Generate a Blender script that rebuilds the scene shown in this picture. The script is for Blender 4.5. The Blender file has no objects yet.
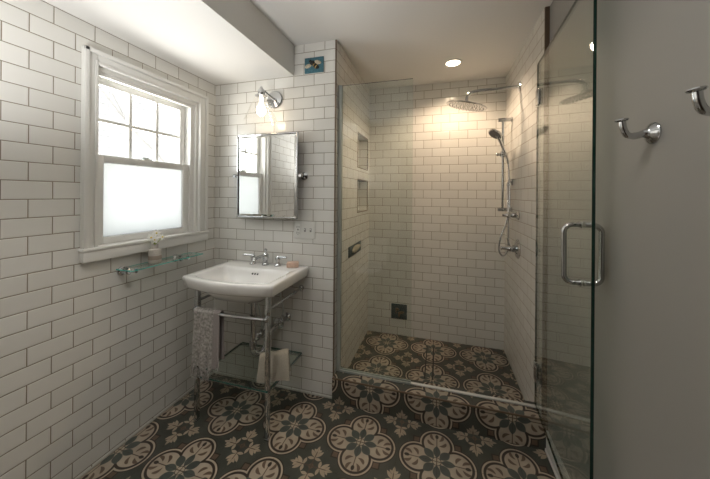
import bpy, bmesh, math, random
from mathutils import Vector, Matrix
random.seed(7)
PI = math.pi
COL = bpy.context.scene.collection
SC = bpy.context.scene

# ------------------------------------------------------------------ helpers
def lin(c):
    return tuple(((x/255)/12.92 if x/255 <= .04045 else ((x/255+.055)/1.055)**2.4) for x in c)

def V(*a): return Vector(a)

class MB:
    """collects shapes in world metres; build() links them as one mesh object"""
    def __init__(s):
        s.bm = bmesh.new(); s.uv = None
    def box(s, x0, x1, y0, y1, z0, z1, bev=0.0, seg=2, M=None):
        r = bmesh.ops.create_cube(s.bm, size=1)
        vs = r['verts']
        for v in vs:
            v.co = Vector(((x0+x1)/2+v.co.x*(x1-x0), (y0+y1)/2+v.co.y*(y1-y0), (z0+z1)/2+v.co.z*(z1-z0)))
        if bev > 0:
            es = list({e for v in vs for e in v.link_edges})
            rb = bmesh.ops.bevel(s.bm, geom=es, offset=bev, segments=seg, profile=.5, affect='EDGES')
            vs = list({v for f in rb['faces'] for v in f.verts} | {v for v in vs if v.is_valid})
        if M is not None:
            for v in vs: v.co = M @ v.co
        return s
    def ring(s, pts): return [s.bm.verts.new(p) for p in pts]
    def bridge(s, a, b, closed=True):
        n = len(a)
        for i in range(n if closed else n-1):
            j = (i+1) % n
            s.bm.faces.new((a[i], a[j], b[j], b[i]))
    def loft(s, rings, cap0=True, cap1=True):
        R = [s.ring(r) for r in rings]
        for a, b in zip(R, R[1:]): s.bridge(a, b)
        if cap0: s.bm.faces.new(list(reversed(R[0])))
        if cap1: s.bm.faces.new(R[-1])
        return s
    def tube(s, path, r, n=12, caps=True):
        path = [Vector(p) for p in path]
        rr = r if isinstance(r, (list, tuple)) else [r]*len(path)
        rings = []; up = None
        for i, p in enumerate(path):
            t = (path[min(i+1, len(path)-1)] - path[max(i-1, 0)]).normalized()
            if up is None:
                up = Vector((0,0,1)) if abs(t.z) < .9 else Vector((1,0,0))
            a = t.cross(up)
            if a.length < 1e-6: a = t.cross(Vector((0,1,0)))
            a.normalize(); up = a.cross(t).normalized()
            rings.append([p + (a*math.cos(2*PI*k/n) + up*math.sin(2*PI*k/n))*rr[i] for k in range(n)])
        return s.loft(rings, caps, caps)
    def cyl(s, a, b, r, n=20, r2=None): return s.tube([a, b], [r, r if r2 is None else r2], n)
    def lathe(s, base, axis, prof, n=28):
        """prof: (radius, height along axis); ends closed"""
        base = Vector(base); ax = Vector(axis).normalized()
        a = ax.cross(Vector((0,0,1)) if abs(ax.z) < .9 else Vector((1,0,0))).normalized(); b = ax.cross(a)
        rings = [[base + ax*h + (a*math.cos(2*PI*k/n)+b*math.sin(2*PI*k/n))*max(r, 1e-4) for k in range(n)] for r, h in prof]
        return s.loft(rings, True, True)
    def ball(s, c, r, sx=1, sy=1, sz=1, M=None, u=16, v=10):
        q = bmesh.ops.create_uvsphere(s.bm, u_segments=u, v_segments=v, radius=r)
        for w in q['verts']:
            p = Vector((w.co.x*sx, w.co.y*sy, w.co.z*sz))
            if M is not None: p = M @ p
            w.co = p + Vector(c)
        return s
    def build(s, name, mat, parent=None, angle=38, flat=False):
        bmesh.ops.recalc_face_normals(s.bm, faces=s.bm.faces)
        off = parent.matrix_world.translation if parent is not None else Vector((0,0,0))
        if parent is not None:
            off = Vector((0,0,0)); q = parent
            while q is not None: off = off + q.location; q = q.parent
        for v in s.bm.verts: v.co -= off
        me = bpy.data.meshes.new(name); s.bm.to_mesh(me); s.bm.free()
        for m in (mat if isinstance(mat, list) else [mat]): me.materials.append(m)
        if not flat:
            me.polygons.foreach_set('use_smooth', [True]*len(me.polygons))
            me.set_sharp_from_angle(angle=math.radians(angle))
        o = bpy.data.objects.new(name, me); COL.objects.link(o)
        if parent is not None: o.parent = parent
        return o

def bez(pts, n=10):
    """Catmull-Rom through pts"""
    P = [Vector(p) for p in pts]; P = [P[0]*2-P[1]] + P + [P[-1]*2-P[-2]]
    out = []
    for i in range(1, len(P)-2):
        a, b, c, d = P[i-1:i+3]
        for k in range(n):
            t = k/n
            out.append(.5*((2*b)+(c-a)*t+(2*a-5*b+4*c-d)*t*t+(3*b-a-3*c+d)*t**3))
    out.append(P[-2]); return out

def thing(name, label, cat, loc=(0,0,0), group=None, kind=None):
    o = bpy.data.objects.new(name, None); COL.objects.link(o)
    o.location = loc; o.empty_display_size = .05
    return tag(o, label, cat, group, kind)
def tag(o, label=None, cat=None, group=None, kind=None):
    if label: o['label'] = label
    if cat: o['category'] = cat
    if group: o['group'] = group
    if kind: o['kind'] = kind
    return o
def struct(o, label=None, cat=None): return tag(o, label, cat, None, 'structure')
def dup(root, delta, label=None):
    r = root.copy(); COL.objects.link(r); r.location = root.location + Vector(delta)
    if label: r['label'] = label
    for ch in list(root.children):
        c = ch.copy(); COL.objects.link(c); c.parent = r
        for g in list(ch.children):
            d = g.copy(); COL.objects.link(d); d.parent = c
    return r

# ------------------------------------------------------------------ node helpers
def newmat(name):
    m = bpy.data.materials.new(name); m.use_nodes = True
    nt = m.node_tree; nt.nodes.clear()
    out = nt.nodes.new('ShaderNodeOutputMaterial')
    return m, nt, out
def principled(nt, **kw):
    b = nt.nodes.new('ShaderNodeBsdfPrincipled')
    for k, v in kw.items(): b.inputs[k.replace('_', ' ')].default_value = v
    return b
def rgba(c): return (c[0], c[1], c[2], 1)

def simple(name, col, rough=.5, metal=0., spec=.5, noise=0., nscale=30, bump=0., **kw):
    m, nt, out = newmat(name)
    b = principled(nt, Roughness=rough, Metallic=metal)
    b.inputs['Specular IOR Level'].default_value = spec
    b.inputs['Base Color'].default_value = rgba(col)
    for k, v in kw.items(): b.inputs[k.replace('_', ' ')].default_value = v
    if noise or bump:
        tc = nt.nodes.new('ShaderNodeTexCoord'); n = nt.nodes.new('ShaderNodeTexNoise')
        n.inputs['Scale'].default_value = nscale; n.inputs['Detail'].default_value = 4
        nt.links.new(tc.outputs['Object'], n.inputs['Vector'])
        if noise:
            r = nt.nodes.new('ShaderNodeValToRGB')
            r.color_ramp.elements[0].position = .3; r.color_ramp.elements[1].position = .7
            r.color_ramp.elements[0].color = rgba([c*(1-noise) for c in col])
            r.color_ramp.elements[1].color = rgba([min(1, c*(1+noise)) for c in col])
            nt.links.new(n.outputs['Fac'], r.inputs['Fac']); nt.links.new(r.outputs['Color'], b.inputs['Base Color'])
        if bump:
            bp = nt.nodes.new('ShaderNodeBump'); bp.inputs['Strength'].default_value = bump; bp.inputs['Distance'].default_value = .002
            nt.links.new(n.outputs['Fac'], bp.inputs['Height']); nt.links.new(bp.outputs['Normal'], b.inputs['Normal'])
    nt.links.new(b.outputs['BSDF'], out.inputs['Surface'])
    return m

def glass(name, tint, rough=0.0):
    """thin architectural glass: Fresnel mirror over a clear tinted pass-through"""
    m, nt, out = newmat(name)
    g = nt.nodes.new('ShaderNodeNewGeometry')
    mr = nt.nodes.new('ShaderNodeMapRange')
    mr.inputs['To Min'].default_value = 1.5; mr.inputs['To Max'].default_value = 1/1.5
    nt.links.new(g.outputs['Backfacing'], mr.inputs['Value'])
    fr = nt.nodes.new('ShaderNodeFresnel'); nt.links.new(mr.outputs['Result'], fr.inputs['IOR'])
    tr = nt.nodes.new('ShaderNodeBsdfTransparent'); tr.inputs['Color'].default_value = rgba(tint)
    gl = nt.nodes.new('ShaderNodeBsdfGlossy'); gl.inputs['Roughness'].default_value = rough
    gl.inputs['Color'].default_value = (1, 1, 1, 1)
    mx = nt.nodes.new('ShaderNodeMixShader')
    nt.links.new(fr.outputs['Fac'], mx.inputs['Fac'])
    nt.links.new(tr.outputs['BSDF'], mx.inputs[1]); nt.links.new(gl.outputs['BSDF'], mx.inputs[2])
    nt.links.new(mx.outputs['Shader'], out.inputs['Surface'])
    return m

class E_:
    """tiny expression builder over Math nodes"""
    nt = None
    def __init__(s, sock): s.s = sock
    @staticmethod
    def op(o, *a):
        n = E_.nt.nodes.new('ShaderNodeMath'); n.operation = o
        for i, x in enumerate(a):
            if isinstance(x, E_): E_.nt.links.new(x.s, n.inputs[i])
            else: n.inputs[i].default_value = x
        return E_(n.outputs[0])
    def __add__(s, o): return E_.op('ADD', s, o)
    __radd__ = __add__
    def __sub__(s, o): return E_.op('SUBTRACT', s, o)
    def __rsub__(s, o): return E_.op('SUBTRACT', o, s)
    def __mul__(s, o): return E_.op('MULTIPLY', s, o)
    __rmul__ = __mul__
    def __truediv__(s, o): return E_.op('DIVIDE', s, o)
    def abs(s): return E_.op('ABSOLUTE', s)
def mn(a, b): return E_.op('MINIMUM', a, b)
def mxx(a, b): return E_.op('MAXIMUM', a, b)
def hyp(a, b): return E_.op('SQRT', a*a+b*b)
def below(a, t, soft=.003):
    """1 where a < t, with a soft edge"""
    n = E_.nt.nodes.new('ShaderNodeMapRange'); n.inputs['From Min'].default_value = t+soft; n.inputs['From Max'].default_value = t-soft
    E_.nt.links.new(a.s, n.inputs['Value']); return E_(n.outputs['Result'])
def mixc(fac, a, b):
    n = E_.nt.nodes.new('ShaderNodeMix'); n.data_type = 'RGBA'
    E_.nt.links.new(fac.s, n.inputs[0])
    for i, x in ((6, a), (7, b)):
        if isinstance(x, tuple): n.inputs[i].default_value = rgba(x)
        else: E_.nt.links.new(x, n.inputs[i])
    return n.outputs[2]

# ------------------------------------------------------------------ materials
ROW, TILE = .0794, .1588
def tile_material(name, c1, c2, grout, rough=.12):
    m, nt, out = newmat(name)
    uv = nt.nodes.new('ShaderNodeUVMap')
    br = nt.nodes.new('ShaderNodeTexBrick'); br.offset = .5; br.offset_frequency = 2; br.squash_frequency = 1; br.squash = 1
    I = br.inputs
    I['Color1'].default_value = rgba(c1); I['Color2'].default_value = rgba(c2); I['Mortar'].default_value = rgba(grout)
    I['Scale'].default_value = 1; I['Mortar Size'].default_value = .0019; I['Mortar Smooth'].default_value = .25
    I['Bias'].default_value = 0; I['Brick Width'].default_value = TILE; I['Row Height'].default_value = ROW
    nt.links.new(uv.outputs['UV'], I['Vector'])
    b = principled(nt, Roughness=rough)
    nt.links.new(br.outputs['Color'], b.inputs['Base Color'])
    mr = nt.nodes.new('ShaderNodeMapRange'); mr.inputs['To Min'].default_value = rough; mr.inputs['To Max'].default_value = .8
    nt.links.new(br.outputs['Fac'], mr.inputs['Value']); nt.links.new(mr.outputs['Result'], b.inputs['Roughness'])
    br2 = nt.nodes.new('ShaderNodeTexBrick'); br2.offset = .5; br2.offset_frequency = 2; br2.squash_frequency = 1
    for k in ('Scale', 'Bias', 'Brick Width', 'Row Height'): br2.inputs[k].default_value = I[k].default_value
    br2.inputs['Mortar Size'].default_value = .005; br2.inputs['Mortar Smooth'].default_value = 1
    nt.links.new(uv.outputs['UV'], br2.inputs['Vector'])
    ns = nt.nodes.new('ShaderNodeTexNoise'); ns.inputs['Scale'].default_value = 9; ns.inputs['Detail'].default_value = 1
    nt.links.new(uv.outputs['UV'], ns.inputs['Vector'])
    E_.nt = nt
    h = E_(br2.outputs['Fac'])*-1.0 + E_(ns.outputs['Fac'])*1.1
    bp = nt.nodes.new('ShaderNodeBump'); bp.inputs['Strength'].default_value = .55; bp.inputs['Distance'].default_value = .0022
    nt.links.new(h.s, bp.inputs['Height']); nt.links.new(bp.outputs['Normal'], b.inputs['Normal'])
    nt.links.new(b.outputs['BSDF'], out.inputs['Surface'])
    return m

MP = .416        # pattern repeat: two cement tiles
def encaustic_material(name):
    m, nt, out = newmat(name); E_.nt = nt
    uvn = nt.nodes.new('ShaderNodeUVMap'); sp = nt.nodes.new('ShaderNodeSeparateXYZ')
    nt.links.new(uvn.outputs['UV'], sp.inputs[0])
    u = E_(sp.outputs[0])/MP; v = E_(sp.outputs[1])/MP
    fold = lambda q: (E_.op('FRACT', q+100.5)-.5).abs()
    a, b = fold(u), fold(v)
    hi, lo = mxx(a, b), mn(a, b)
    GREEN = (.058, .061, .050); BEIGE = (.42, .355, .275); SPRIG = (.34, .275, .205); TAN = (.38, .32, .25); DARK = (.036, .026, .021); BROWN = (.125, .085, .060); LEAF = (.070, .080, .071)
    # leaf sprigs round the corners of the repeat
    a2, b2 = .5-a, .5-b
    hs, ls = mxx(a2, b2), mn(a2, b2)
    def blade(ox, ang, l, w):
        ca, sa = math.cos(ang), math.sin(ang)
        px = ((hs-ox)*ca + ls*sa)/l - 1.0; py = ls*ca - (hs-ox)*sa
        return py.abs()/(mxx(1.0-px*px, 0.0)*w+1e-4)
    y = ls
    leaf = mn(mn(blade(.080, 0, .105, .025), blade(.120, .72, .064, .023)), mn(blade(.105, 1.65, .046, .020), blade(.19, .90, .034, .016)))
    c = mixc(below(leaf, 1, .1), GREEN, SPRIG)
    vein = mxx(y, (hs-.19))
    c = mixc(below(vein, .006), c, BROWN)
    c = mixc(below(hs+ls, .045), c, BROWN)
    # squares peeping out of the notches
    sq = mxx((a-.240).abs(), (b-.240).abs())
    c = mixc(below(sq, .078), c, DARK)
    c = mixc(below(sq, .062), c, BROWN)
    # quatrefoil
    sd = mn(hyp(hi-.25, lo)-.222, hyp(hi, lo)-.26)
    c = mixc(below(sd, .014), c, DARK)
    c = mixc(below(sd, 0), c, BEIGE)
    c = mixc(below(sd, -.021), c, DARK)
    c = mixc(below(sd, -.052), c, TAN)
    # scrolls inside each lobe
    def comma(cx, cy, ang, l, w):
        ca, sa = math.cos(ang), math.sin(ang)
        px = (hi-cx)*ca + (lo-cy)*sa; py = (lo-cy)*ca - (hi-cx)*sa
        py = py + px*px*6.0
        wv = px*.25/l + .75
        return hyp(px/l, py/(wv*w))
    for q in (comma(.250, .088, .95, .055, .026), comma(.350, .070, .45, .052, .026)):
        c = mixc(below(q, 1, .12), c, BROWN)
    stem = mxx(lo, (hi-.27).abs()-.11)
    c = mixc(below(stem, .006), c, BROWN)
    c = mixc(below(hyp((hi-.375)/1.5, lo), .022), c, DARK)
    # petals
    def petal(px, py, c0, l, w):
        t = (px-c0)/l
        return py.abs()/(mxx(1.0-t*t, 0.0)*w+1e-4)
    c = mixc(below(petal(hi, lo, .140, .088, .046), 1, .1), c, LEAF)
    p = (hi+lo)*.70711; q = (hi-lo)*.70711
    c = mixc(below(petal(p, q, .140, .088, .054), 1, .1), c, LEAF)
    rr = hyp(hi, lo)
    c = mixc(below(rr, .058), c, DARK)
    c = mixc(below(rr, .050), c, BEIGE)
    c = mixc(below(mxx(lo, hi-.05), .006), c, BROWN)
    joint = mn(lo, .5-hi)
    c = mixc(below(joint, .0028, .0012)*.55, c, DARK)
    # wear
    ns = nt.nodes.new('ShaderNodeTexNoise'); ns.inputs['Scale'].default_value = 14; ns.inputs['Detail'].default_value = 5
    nt.links.new(uvn.outputs['UV'], ns.inputs['Vector'])
    mr = nt.nodes.new('ShaderNodeMapRange'); mr.inputs['From Min'].default_value = .3; mr.inputs['From Max'].default_value = .7
    mr.inputs['To Min'].default_value = .86; mr.inputs['To Max'].default_value = 1.12
    nt.links.new(ns.outputs['Fac'], mr.inputs['Value'])
    vm = nt.nodes.new('ShaderNodeVectorMath'); vm.operation = 'SCALE'
    nt.links.new(c, vm.inputs[0]); nt.links.new(mr.outputs['Result'], vm.inputs['Scale'])
    bs = principled(nt, Roughness=.42); bs.inputs['Specular IOR Level'].default_value = .4
    nt.links.new(vm.outputs[0], bs.inputs['Base Color'])
    nt.links.new(bs.outputs['BSDF'], out.inputs['Surface'])
    return m

M = {}
M['tile'] = tile_material('white_subway_tile', (.70, .69, .655), (.745, .735, .70), (.235, .195, .140))
M['cement'] = encaustic_material('patterned_cement_tile')
M['paint'] = simple('grey_wall_paint', (.33, .322, .30), .65, bump=.05, nscale=180)
M['ceiling'] = simple('ceiling_paint', (.72, .71, .69), .8, bump=.03, nscale=200)
M['trim'] = simple('white_trim_paint', (.76, .755, .73), .35)
M['skirt'] = simple('grout_strip', (.50, .48, .43), .5)
M['chrome'] = simple('chrome', (.56, .57, .58), .05, 1.)
M['steel'] = simple('brushed_aluminium', (.50, .535, .51), .35, .45)
M['bronze'] = simple('bronze_edging', (.16, .115, .08), .45, .4)
M['black'] = simple('black_slot', (.012, .012, .012), .5)
M['porcelain'] = simple('porcelain', (.82, .815, .80), .08, 0, .5, Coat_Weight=.3)
M['mirror'] = simple('mirror_silver', (.86, .87, .86), .015, 1.)
M['glass'] = glass('shower_glass', (.93, .957, .940))
M['clearglass'] = glass('clear_glass', (.985, .99, .985))
M['shelfglass'] = glass('shelf_glass', (.90, .945, .92))
M['glassedge'] = simple('dark_glass_edge', (.006, .03, .022), .12, 0, .5)
M['aquaedge'] = simple('aqua_glass_edge', (.13, .50, .44), .15, 0, .5)
M['tealedge'] = simple('dark_teal_glass_edge', (.02, .085, .07), .12, 0, .5)
M['plastic'] = simple('white_plastic', (.74, .74, .71), .35)
M['lace'] = simple('grey_lace_cloth', (.33, .31, .29), .95, noise=.45, nscale=75, bump=1.0)
M['greycloth'] = simple('grey_linen', (.30, .27, .26), .95, noise=.15, nscale=300, bump=.4)
M['waffle'] = simple('cream_waffle_cloth', (.40, .365, .30), .95, noise=.12, nscale=220, bump=.9)
M['soap'] = simple('pink_brown_soap', (.60, .42, .33), .5, noise=.15, nscale=60)
M['stone'] = simple('grey_stoneware', (.46, .43, .39), .7, noise=.08, nscale=120)
M['stonedark'] = simple('brown_stoneware_band', (.30, .25, .21), .7)
M['petal'] = simple('white_petal', (.86, .86, .82), .6)
M['yellow'] = simple('yellow_flower_centre', (.80, .62, .08), .6)
M['stalk'] = simple('green_stalk', (.35, .45, .10), .6)
M['tealtile'] = simple('teal_glazed_tile', (.055, .155, .20), .3, noise=.25, nscale=90, bump=.4)
M['darkteal'] = simple('dark_slate_glaze', (.045, .07, .075), .4, noise=.3, nscale=120)
M['cream'] = simple('cream_glaze', (.50, .44, .33), .35, noise=.25, nscale=120)
M['gold'] = simple('ochre_glaze', (.48, .30, .07), .35)
M['brownglaze'] = simple('brown_glaze', (.12, .085, .05), .4)
M['rubber'] = simple('grey_nozzle_rubber', (.10, .10, .10), .6)

# frosted lower window pane: daylight scatters through it
m, nt, out = newmat('frosted_glass')
tl = nt.nodes.new('ShaderNodeBsdfTranslucent'); tl.inputs['Color'].default_value = (.37, .38, .38, 1)
gl = nt.nodes.new('ShaderNodeBsdfGlossy'); gl.inputs['Roughness'].default_value = .35
mx = nt.nodes.new('ShaderNodeMixShader'); mx.inputs['Fac'].default_value = .05
nt.links.new(tl.outputs[0], mx.inputs[1]); nt.links.new(gl.outputs[0], mx.inputs[2]); nt.links.new(mx.outputs[0], out.inputs[0])
M['frosted'] = m
def emitter(name, col, strength):
    m, nt, out = newmat(name); e = nt.nodes.new('ShaderNodeEmission')
    e.inputs['Color'].default_value = rgba(col); e.inputs['Strength'].default_value = strength
    nt.links.new(e.outputs[0], out.inputs[0]); return m
M['bulb'] = emitter('glowing_bulb', (1, .86, .68), 4.2)
M['lens'] = emitter('glowing_lens', (1, .84, .62), 9)

# ------------------------------------------------------------------ the room
def slab(name, mat, origin, U, Vv, N, us, vs, thick, hole=lambda u, v: False, uv0=(0, 0), parent=None):
    """solid panel: us/vs are cut positions along U/V; front face towards N; uv wraps round the edges"""
    O, U, Vv, N = Vector(origin), Vector(U), Vector(Vv), Vector(N)
    bm = bmesh.new(); L = bm.loops.layers.uv.new('UVMap')
    def quad(pts):
        f = bm.faces.new([bm.verts.new(O + U*p[0] + Vv*p[1] - N*p[2]) for p in pts])
        for l, p in zip(f.loops, pts): l[L].uv = (uv0[0]+p[3], uv0[1]+p[4])
    nu, nv = len(us)-1, len(vs)-1
    solid = lambda i, j: 0 <= i < nu and 0 <= j < nv and not hole((us[i]+us[i+1])/2, (vs[j]+vs[j+1])/2)
    t = thick
    for i in range(nu):
        for j in range(nv):
            if not solid(i, j): continue
            a, b, c, d = us[i], us[i+1], vs[j], vs[j+1]
            quad([(a,c,0,a,c), (b,c,0,b,c), (b,d,0,b,d), (a,d,0,a,d)])
            quad([(a,c,t,a,c), (a,d,t,a,d), (b,d,t,b,d), (b,c,t,b,c)])
            if not solid(i-1, j): quad([(a,c,0,a,c), (a,d,0,a,d), (a,d,t,a-t,d), (a,c,t,a-t,c)])
            if not solid(i+1, j): quad([(b,c,0,b,c), (b,c,t,b+t,c), (b,d,t,b+t,d), (b,d,0,b,d)])
            if not solid(i, j-1): quad([(a,c,0,a,c), (a,c,t,a,c-t), (b,c,t,b,c-t), (b,c,0,b,c)])
            if not solid(i, j+1): quad([(a,d,0,a,d), (b,d,0,b,d), (b,d,t,b,d+t), (a,d,t,a,d+t)])
    bmesh.ops.remove_doubles(bm, verts=bm.verts, dist=1e-5)
    bmesh.ops.recalc_face_normals(bm, faces=bm.faces)
    me = bpy.data.meshes.new(name); bm.to_mesh(me); bm.free(); me.materials.append(mat)
    o = bpy.data.objects.new(name, me); COL.objects.link(o)
    if parent is not None: o.parent = parent
    return o

W, YB, XR, XP, ZC, ZL, YF = 1.0, .964, 2.25, 2.272, 2.462, 2.245, -2.16
VOFF = 2*ROW - .0209 + 4*ROW
# left wall with the window opening
WY0, WY1, WZ0, WZ1 = -.815, -.165, 1.10, 2.055
struct(slab('wall_left', M['tile'], (0,0,0), (0,1,0), (0,0,1), (1,0,0), [YF, WY0, WY1, 0], [0, WZ0, WZ1, ZC], .14,
     lambda u, v: WY0 < u < WY1 and WZ0 < v < WZ1, (1.0422+ROW+20*TILE, VOFF)))
struct(slab('wall_back', M['tile'], (0,0,0), (1,0,0), (0,0,1), (0,-1,0), [-.14, W], [0, ZC], .1, uv0=(-.916-ROW+20*TILE, VOFF)))
NICHES = [(1.645, 1.94), (1.25, 1.53)]; NY0, NY1 = .548, .892
struct(slab('wall_shower_left', M['tile'], (W,0,0), (0,1,0), (0,0,1), (1,0,0), [.1, NY0, NY1, YB], [0, 1.25, 1.53, 1.645, 1.94, ZC], .1,
     lambda u, v: NY0 < u < NY1 and any(a < v < b for a, b in NICHES), (-.1+20*TILE, VOFF)))
struct(slab('wall_shower_back', M['tile'], (0,YB,0), (1,0,0), (0,0,1), (0,-1,0), [W-.1, XP], [0, ZC], .1, uv0=(-1.14-ROW+20*TILE, VOFF)))
struct(slab('wall_shower_right', M['tile'], (XR,0,0), (0,1,0), (0,0,1), (-1,0,0), [0, YB], [0, ZC], XP-XR, uv0=(20*TILE+.03, VOFF)))
struct(slab('wall_right', M['paint'], (XP,0,0), (0,1,0), (0,0,1), (-1,0,0), [YF, YB+.1], [0, ZC], .1))
struct(slab('wall_front', M['paint'], (0,YF,0), (1,0,0), (0,0,1), (0,1,0), [-.14, XP+.1], [0, ZC], .1))
struct(slab('floor', M['cement'], (0,0,0), (1,0,0), (0,1,0), (0,0,1), [-.14, XP+.1], [YF-.1, .1], .06, uv0=(-.436, .2704)))
struct(slab('floor_shower', M['cement'], (0,0,.025), (1,0,0), (0,1,0), (0,0,1), [W, XR], [.1, YB], .08, uv0=(-1.228, -.783)))
b = MB(); b.box(1.15, 2.05, YF+.0005, YF+.04, .004, 2.05, .003)  # unseen dark door, added so the chrome has something dark to reflect
for z0, z1 in ((.15,.95), (1.1,1.93)):
    for x0_, x1_ in ((1.27,1.55), (1.65,1.93)): b.box(x0_, x1_, YF+.041, YF+.048, z0, z1, .004)
dw = struct(b.build('added_dark_door', simple('added_door_dark_wood', (.045,.03,.022), .4, noise=.2, nscale=12)))
b = MB(); b.lathe((1.21,YF+.041,1.0), (0,1,0), [(.026,0),(.026,.006),(.010,.012),(.010,.035),(.026,.045),(.026,.06),(.012,.068)]); b.build('added_door_knob', M['chrome'], dw)
b = MB(); b.box(-.14, XP+.1, YF-.1, YB+.1, ZC, ZC+.08); struct(b.build('ceiling', M['ceiling'], flat=True))
b = MB(); b.box(.0005, .68, YF, -.0005, ZL, ZC-.0005); struct(b.build('ceiling_soffit', M['ceiling'], flat=True))

for z0, z1 in NICHES:
    n = struct(slab('wall_niche', M['tile'], (W-.09,0,0), (0,1,0), (0,0,1), (1,0,0), [NY0, NY1], [z0, z1], .006, uv0=(.02+20*TILE, VOFF)))
    b = MB(); t = .009
    b.box(W-.004, W+.002, NY0-t, NY0, z0-t, z1+t); b.box(W-.004, W+.002, NY1, NY1+t, z0-t, z1+t)
    b.box(W-.004, W+.002, NY0, NY1, z0-t, z0); b.box(W-.004, W+.002, NY0, NY1, z1, z1+t)
    e = b.build('niche_edging', M['bronze'], n, flat=True)

# shower curb: pattern runs unbroken over its front and top
CZ = .165; CY0, CY1 = -.035, .105
bm = bmesh.new(); L = bm.loops.layers.uv.new('UVMap')
def q(pts):
    f = bm.faces.new([bm.verts.new(p[:3]) for p in pts])
    for l, p in zip(f.loops, pts): l[L].uv = (p[0]-1.263, p[3]+.022)
x0, x1, x2 = W+.002, XP-.001, XR-.001
q([(x0,CY0,0,-CZ), (x1,CY0,0,-CZ), (x1,CY0,CZ,0), (x0,CY0,CZ,0)])
q([(x0,CY0,CZ,0), (x1,CY0,CZ,0), (x1,-.001,CZ,.034), (x0,-.001,CZ,.034)])
q([(x0,-.001,CZ,.034), (x2,-.001,CZ,.034), (x2,CY1,CZ,.14), (x0,CY1,CZ,.14)])
q([(x0,CY1,CZ,.14), (x2,CY1,CZ,.14), (x2,CY1,.0,.30), (x0,CY1,.0,.30)])
q([(x0,CY0,0,-CZ), (x0,CY0,CZ,0), (x0,CY1,CZ,.14), (x0,CY1,0,.3)])
q([(x1,CY0,0,-CZ), (x1,-.001,0,-CZ), (x1,-.001,CZ,0), (x1,CY0,CZ,0)])
q([(x2,-.001,0,0), (x2,CY1,0,.1), (x2,CY1,CZ,.1), (x2,-.001,CZ,0)])
q([(x1,-.001,0,0), (x2,-.001,0,0), (x2,-.001,CZ,.1), (x1,-.001,CZ,.1)])
bmesh.ops.remove_doubles(bm, verts=bm.verts, dist=1e-5); bmesh.ops.recalc_face_normals(bm, faces=bm.faces)
me = bpy.data.meshes.new('floor_curb'); bm.to_mesh(me); bm.free(); me.materials.append(M['cement'])
curb = bpy.data.objects.new('floor_curb', me); COL.objects.link(curb); struct(curb)
b = MB(); b.box(x0, x1-.001, CY0-.003, CY0+.007, CZ-.006, CZ+.003, .002); b.build('edge_trim', M['bronze'], curb)

# edge trims and skirting
b = MB(); b.box(W-.007, W+.0015, -.002, .007, .001, ZC-.001); struct(b.build('trim_1', M['bronze'], flat=True))
b = MB(); b.box(XR-.0015, XP-.0005, -.012, -.0005, CZ+.004, ZC-.001); struct(b.build('trim_2', M['bronze'], flat=True))
b = MB(); b.box(.0005, .006, YF+.01, -.001, .0005, .010, .002); struct(b.build('baseboard_left', M['skirt']))
b = MB(); b.box(.007, W-.008, -.006, -.0005, .0005, .010, .002); struct(b.build('baseboard_back', M['skirt']))
b = MB()
b.box(XP-.012, XP-.0005, YF+.01, CY0-.004, .0005, .095, .002); b.box(XP-.016, XP-.0005, YF+.01, CY0-.004, .095, .118, .005, 3)
b.box(XP-.018, XP-.012, YF+.01, CY0-.004, .0005, .020, .004)
struct(b.build('baseboard_right', M['trim']))
b = MB(); b.box(1.516, XR-.001, .050, .070, CZ+.0005, CZ+.009, .002); struct(b.build('trim_3', simple('pale_threshold', (.62, .62, .58), .3)))

# ------------------------------------------------------------------ window
win = struct(thing('window_1', 'white double hung window with frosted lower pane', 'window', (0, -.49, 1.1)))
ca0, ca1 = WY0+.015, WY1-.002     # casing inner edges
b = MB()
def casing_v(y0, y1, outer_left):
    b.box(.0005, .018, y0, y1, 1.125, 2.12, .003)
    o0, o1 = (y0, y0+.022) if outer_left else (y1-.022, y1)
    b.box(.018, .030, o0, o1, 1.125, 2.12, .004)
    i0, i1 = (y1-.014, y1) if outer_left else (y0, y0+.014)
    b.box(.018, .024, i0, i1, 1.125, 2.07, .003)
casing_v(-.862, ca0, True); casing_v(ca1, -.098, False)
b.box(.0005, .018, ca0, ca1, 2.05, 2.12, .003); b.box(.018, .030, -.862, -.098, 2.098, 2.12, .004); b.box(.018, .024, ca0, ca1, 2.05, 2.064, .003)
b.build('window_casing', M['trim'], win)
b = MB(); b.box(-.05, .036, -.868, -.092, 1.110, 1.126, .004); b.build('window_sill', M['trim'], win)
b = MB(); b.box(.0005, .031, -.864, -.096, 1.056, 1.110, .004); b.build('sill_apron', M['trim'], win)
b = MB()   # jambs, head, stops
b.box(-.139, .0, WY0+.0005, -.786, 1.126, WZ1-.0005); b.box(-.139, -.018, -.214, WY1-.0005, 1.126, WZ1-.0005)
b.box(-.018, .0, -.185, WY1-.0005, 1.126, WZ1-.0005)
b.box(-.139, .0, -.786, -.185, 2.03, WZ1-.0005); b.box(-.028, -.006, -.786, -.214, 2.008, 2.03, .003)
b.box(-.139, -.0505, -.786, -.214, 1.101, 1.128)
b.build('window_frame', M['trim'], win)
def sash(name, x0, x1, y0, y1, z0, z1, st, top, bot):
    b = MB()
    b.box(x0, x1, y0, y0+st, z0, z1, .003); b.box(x0, x1, y1-st, y1, z0, z1, .003)
    b.box(x0, x1, y0+st, y1-st, z1-top, z1, .003); b.box(x0, x1, y0+st, y1-st, z0, z0+bot, .003)
    return b
b = sash('s', -.062, -.030, -.785, -.215, 1.127, 1.602, .044, .040, .036); ls = b.build('lower_sash', M['trim'], win)
b = MB(); b.box(-.049, -.044, -.741, -.259, 1.163, 1.562); b.build('frosted_pane', M['frosted'], ls, flat=True)
b = sash('s', -.098, -.066, -.785, -.215, 1.566, 2.03, .040, .048, .036)
ya, yb = -.745, -.255; za, zb = 1.602, 1.982
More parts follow.
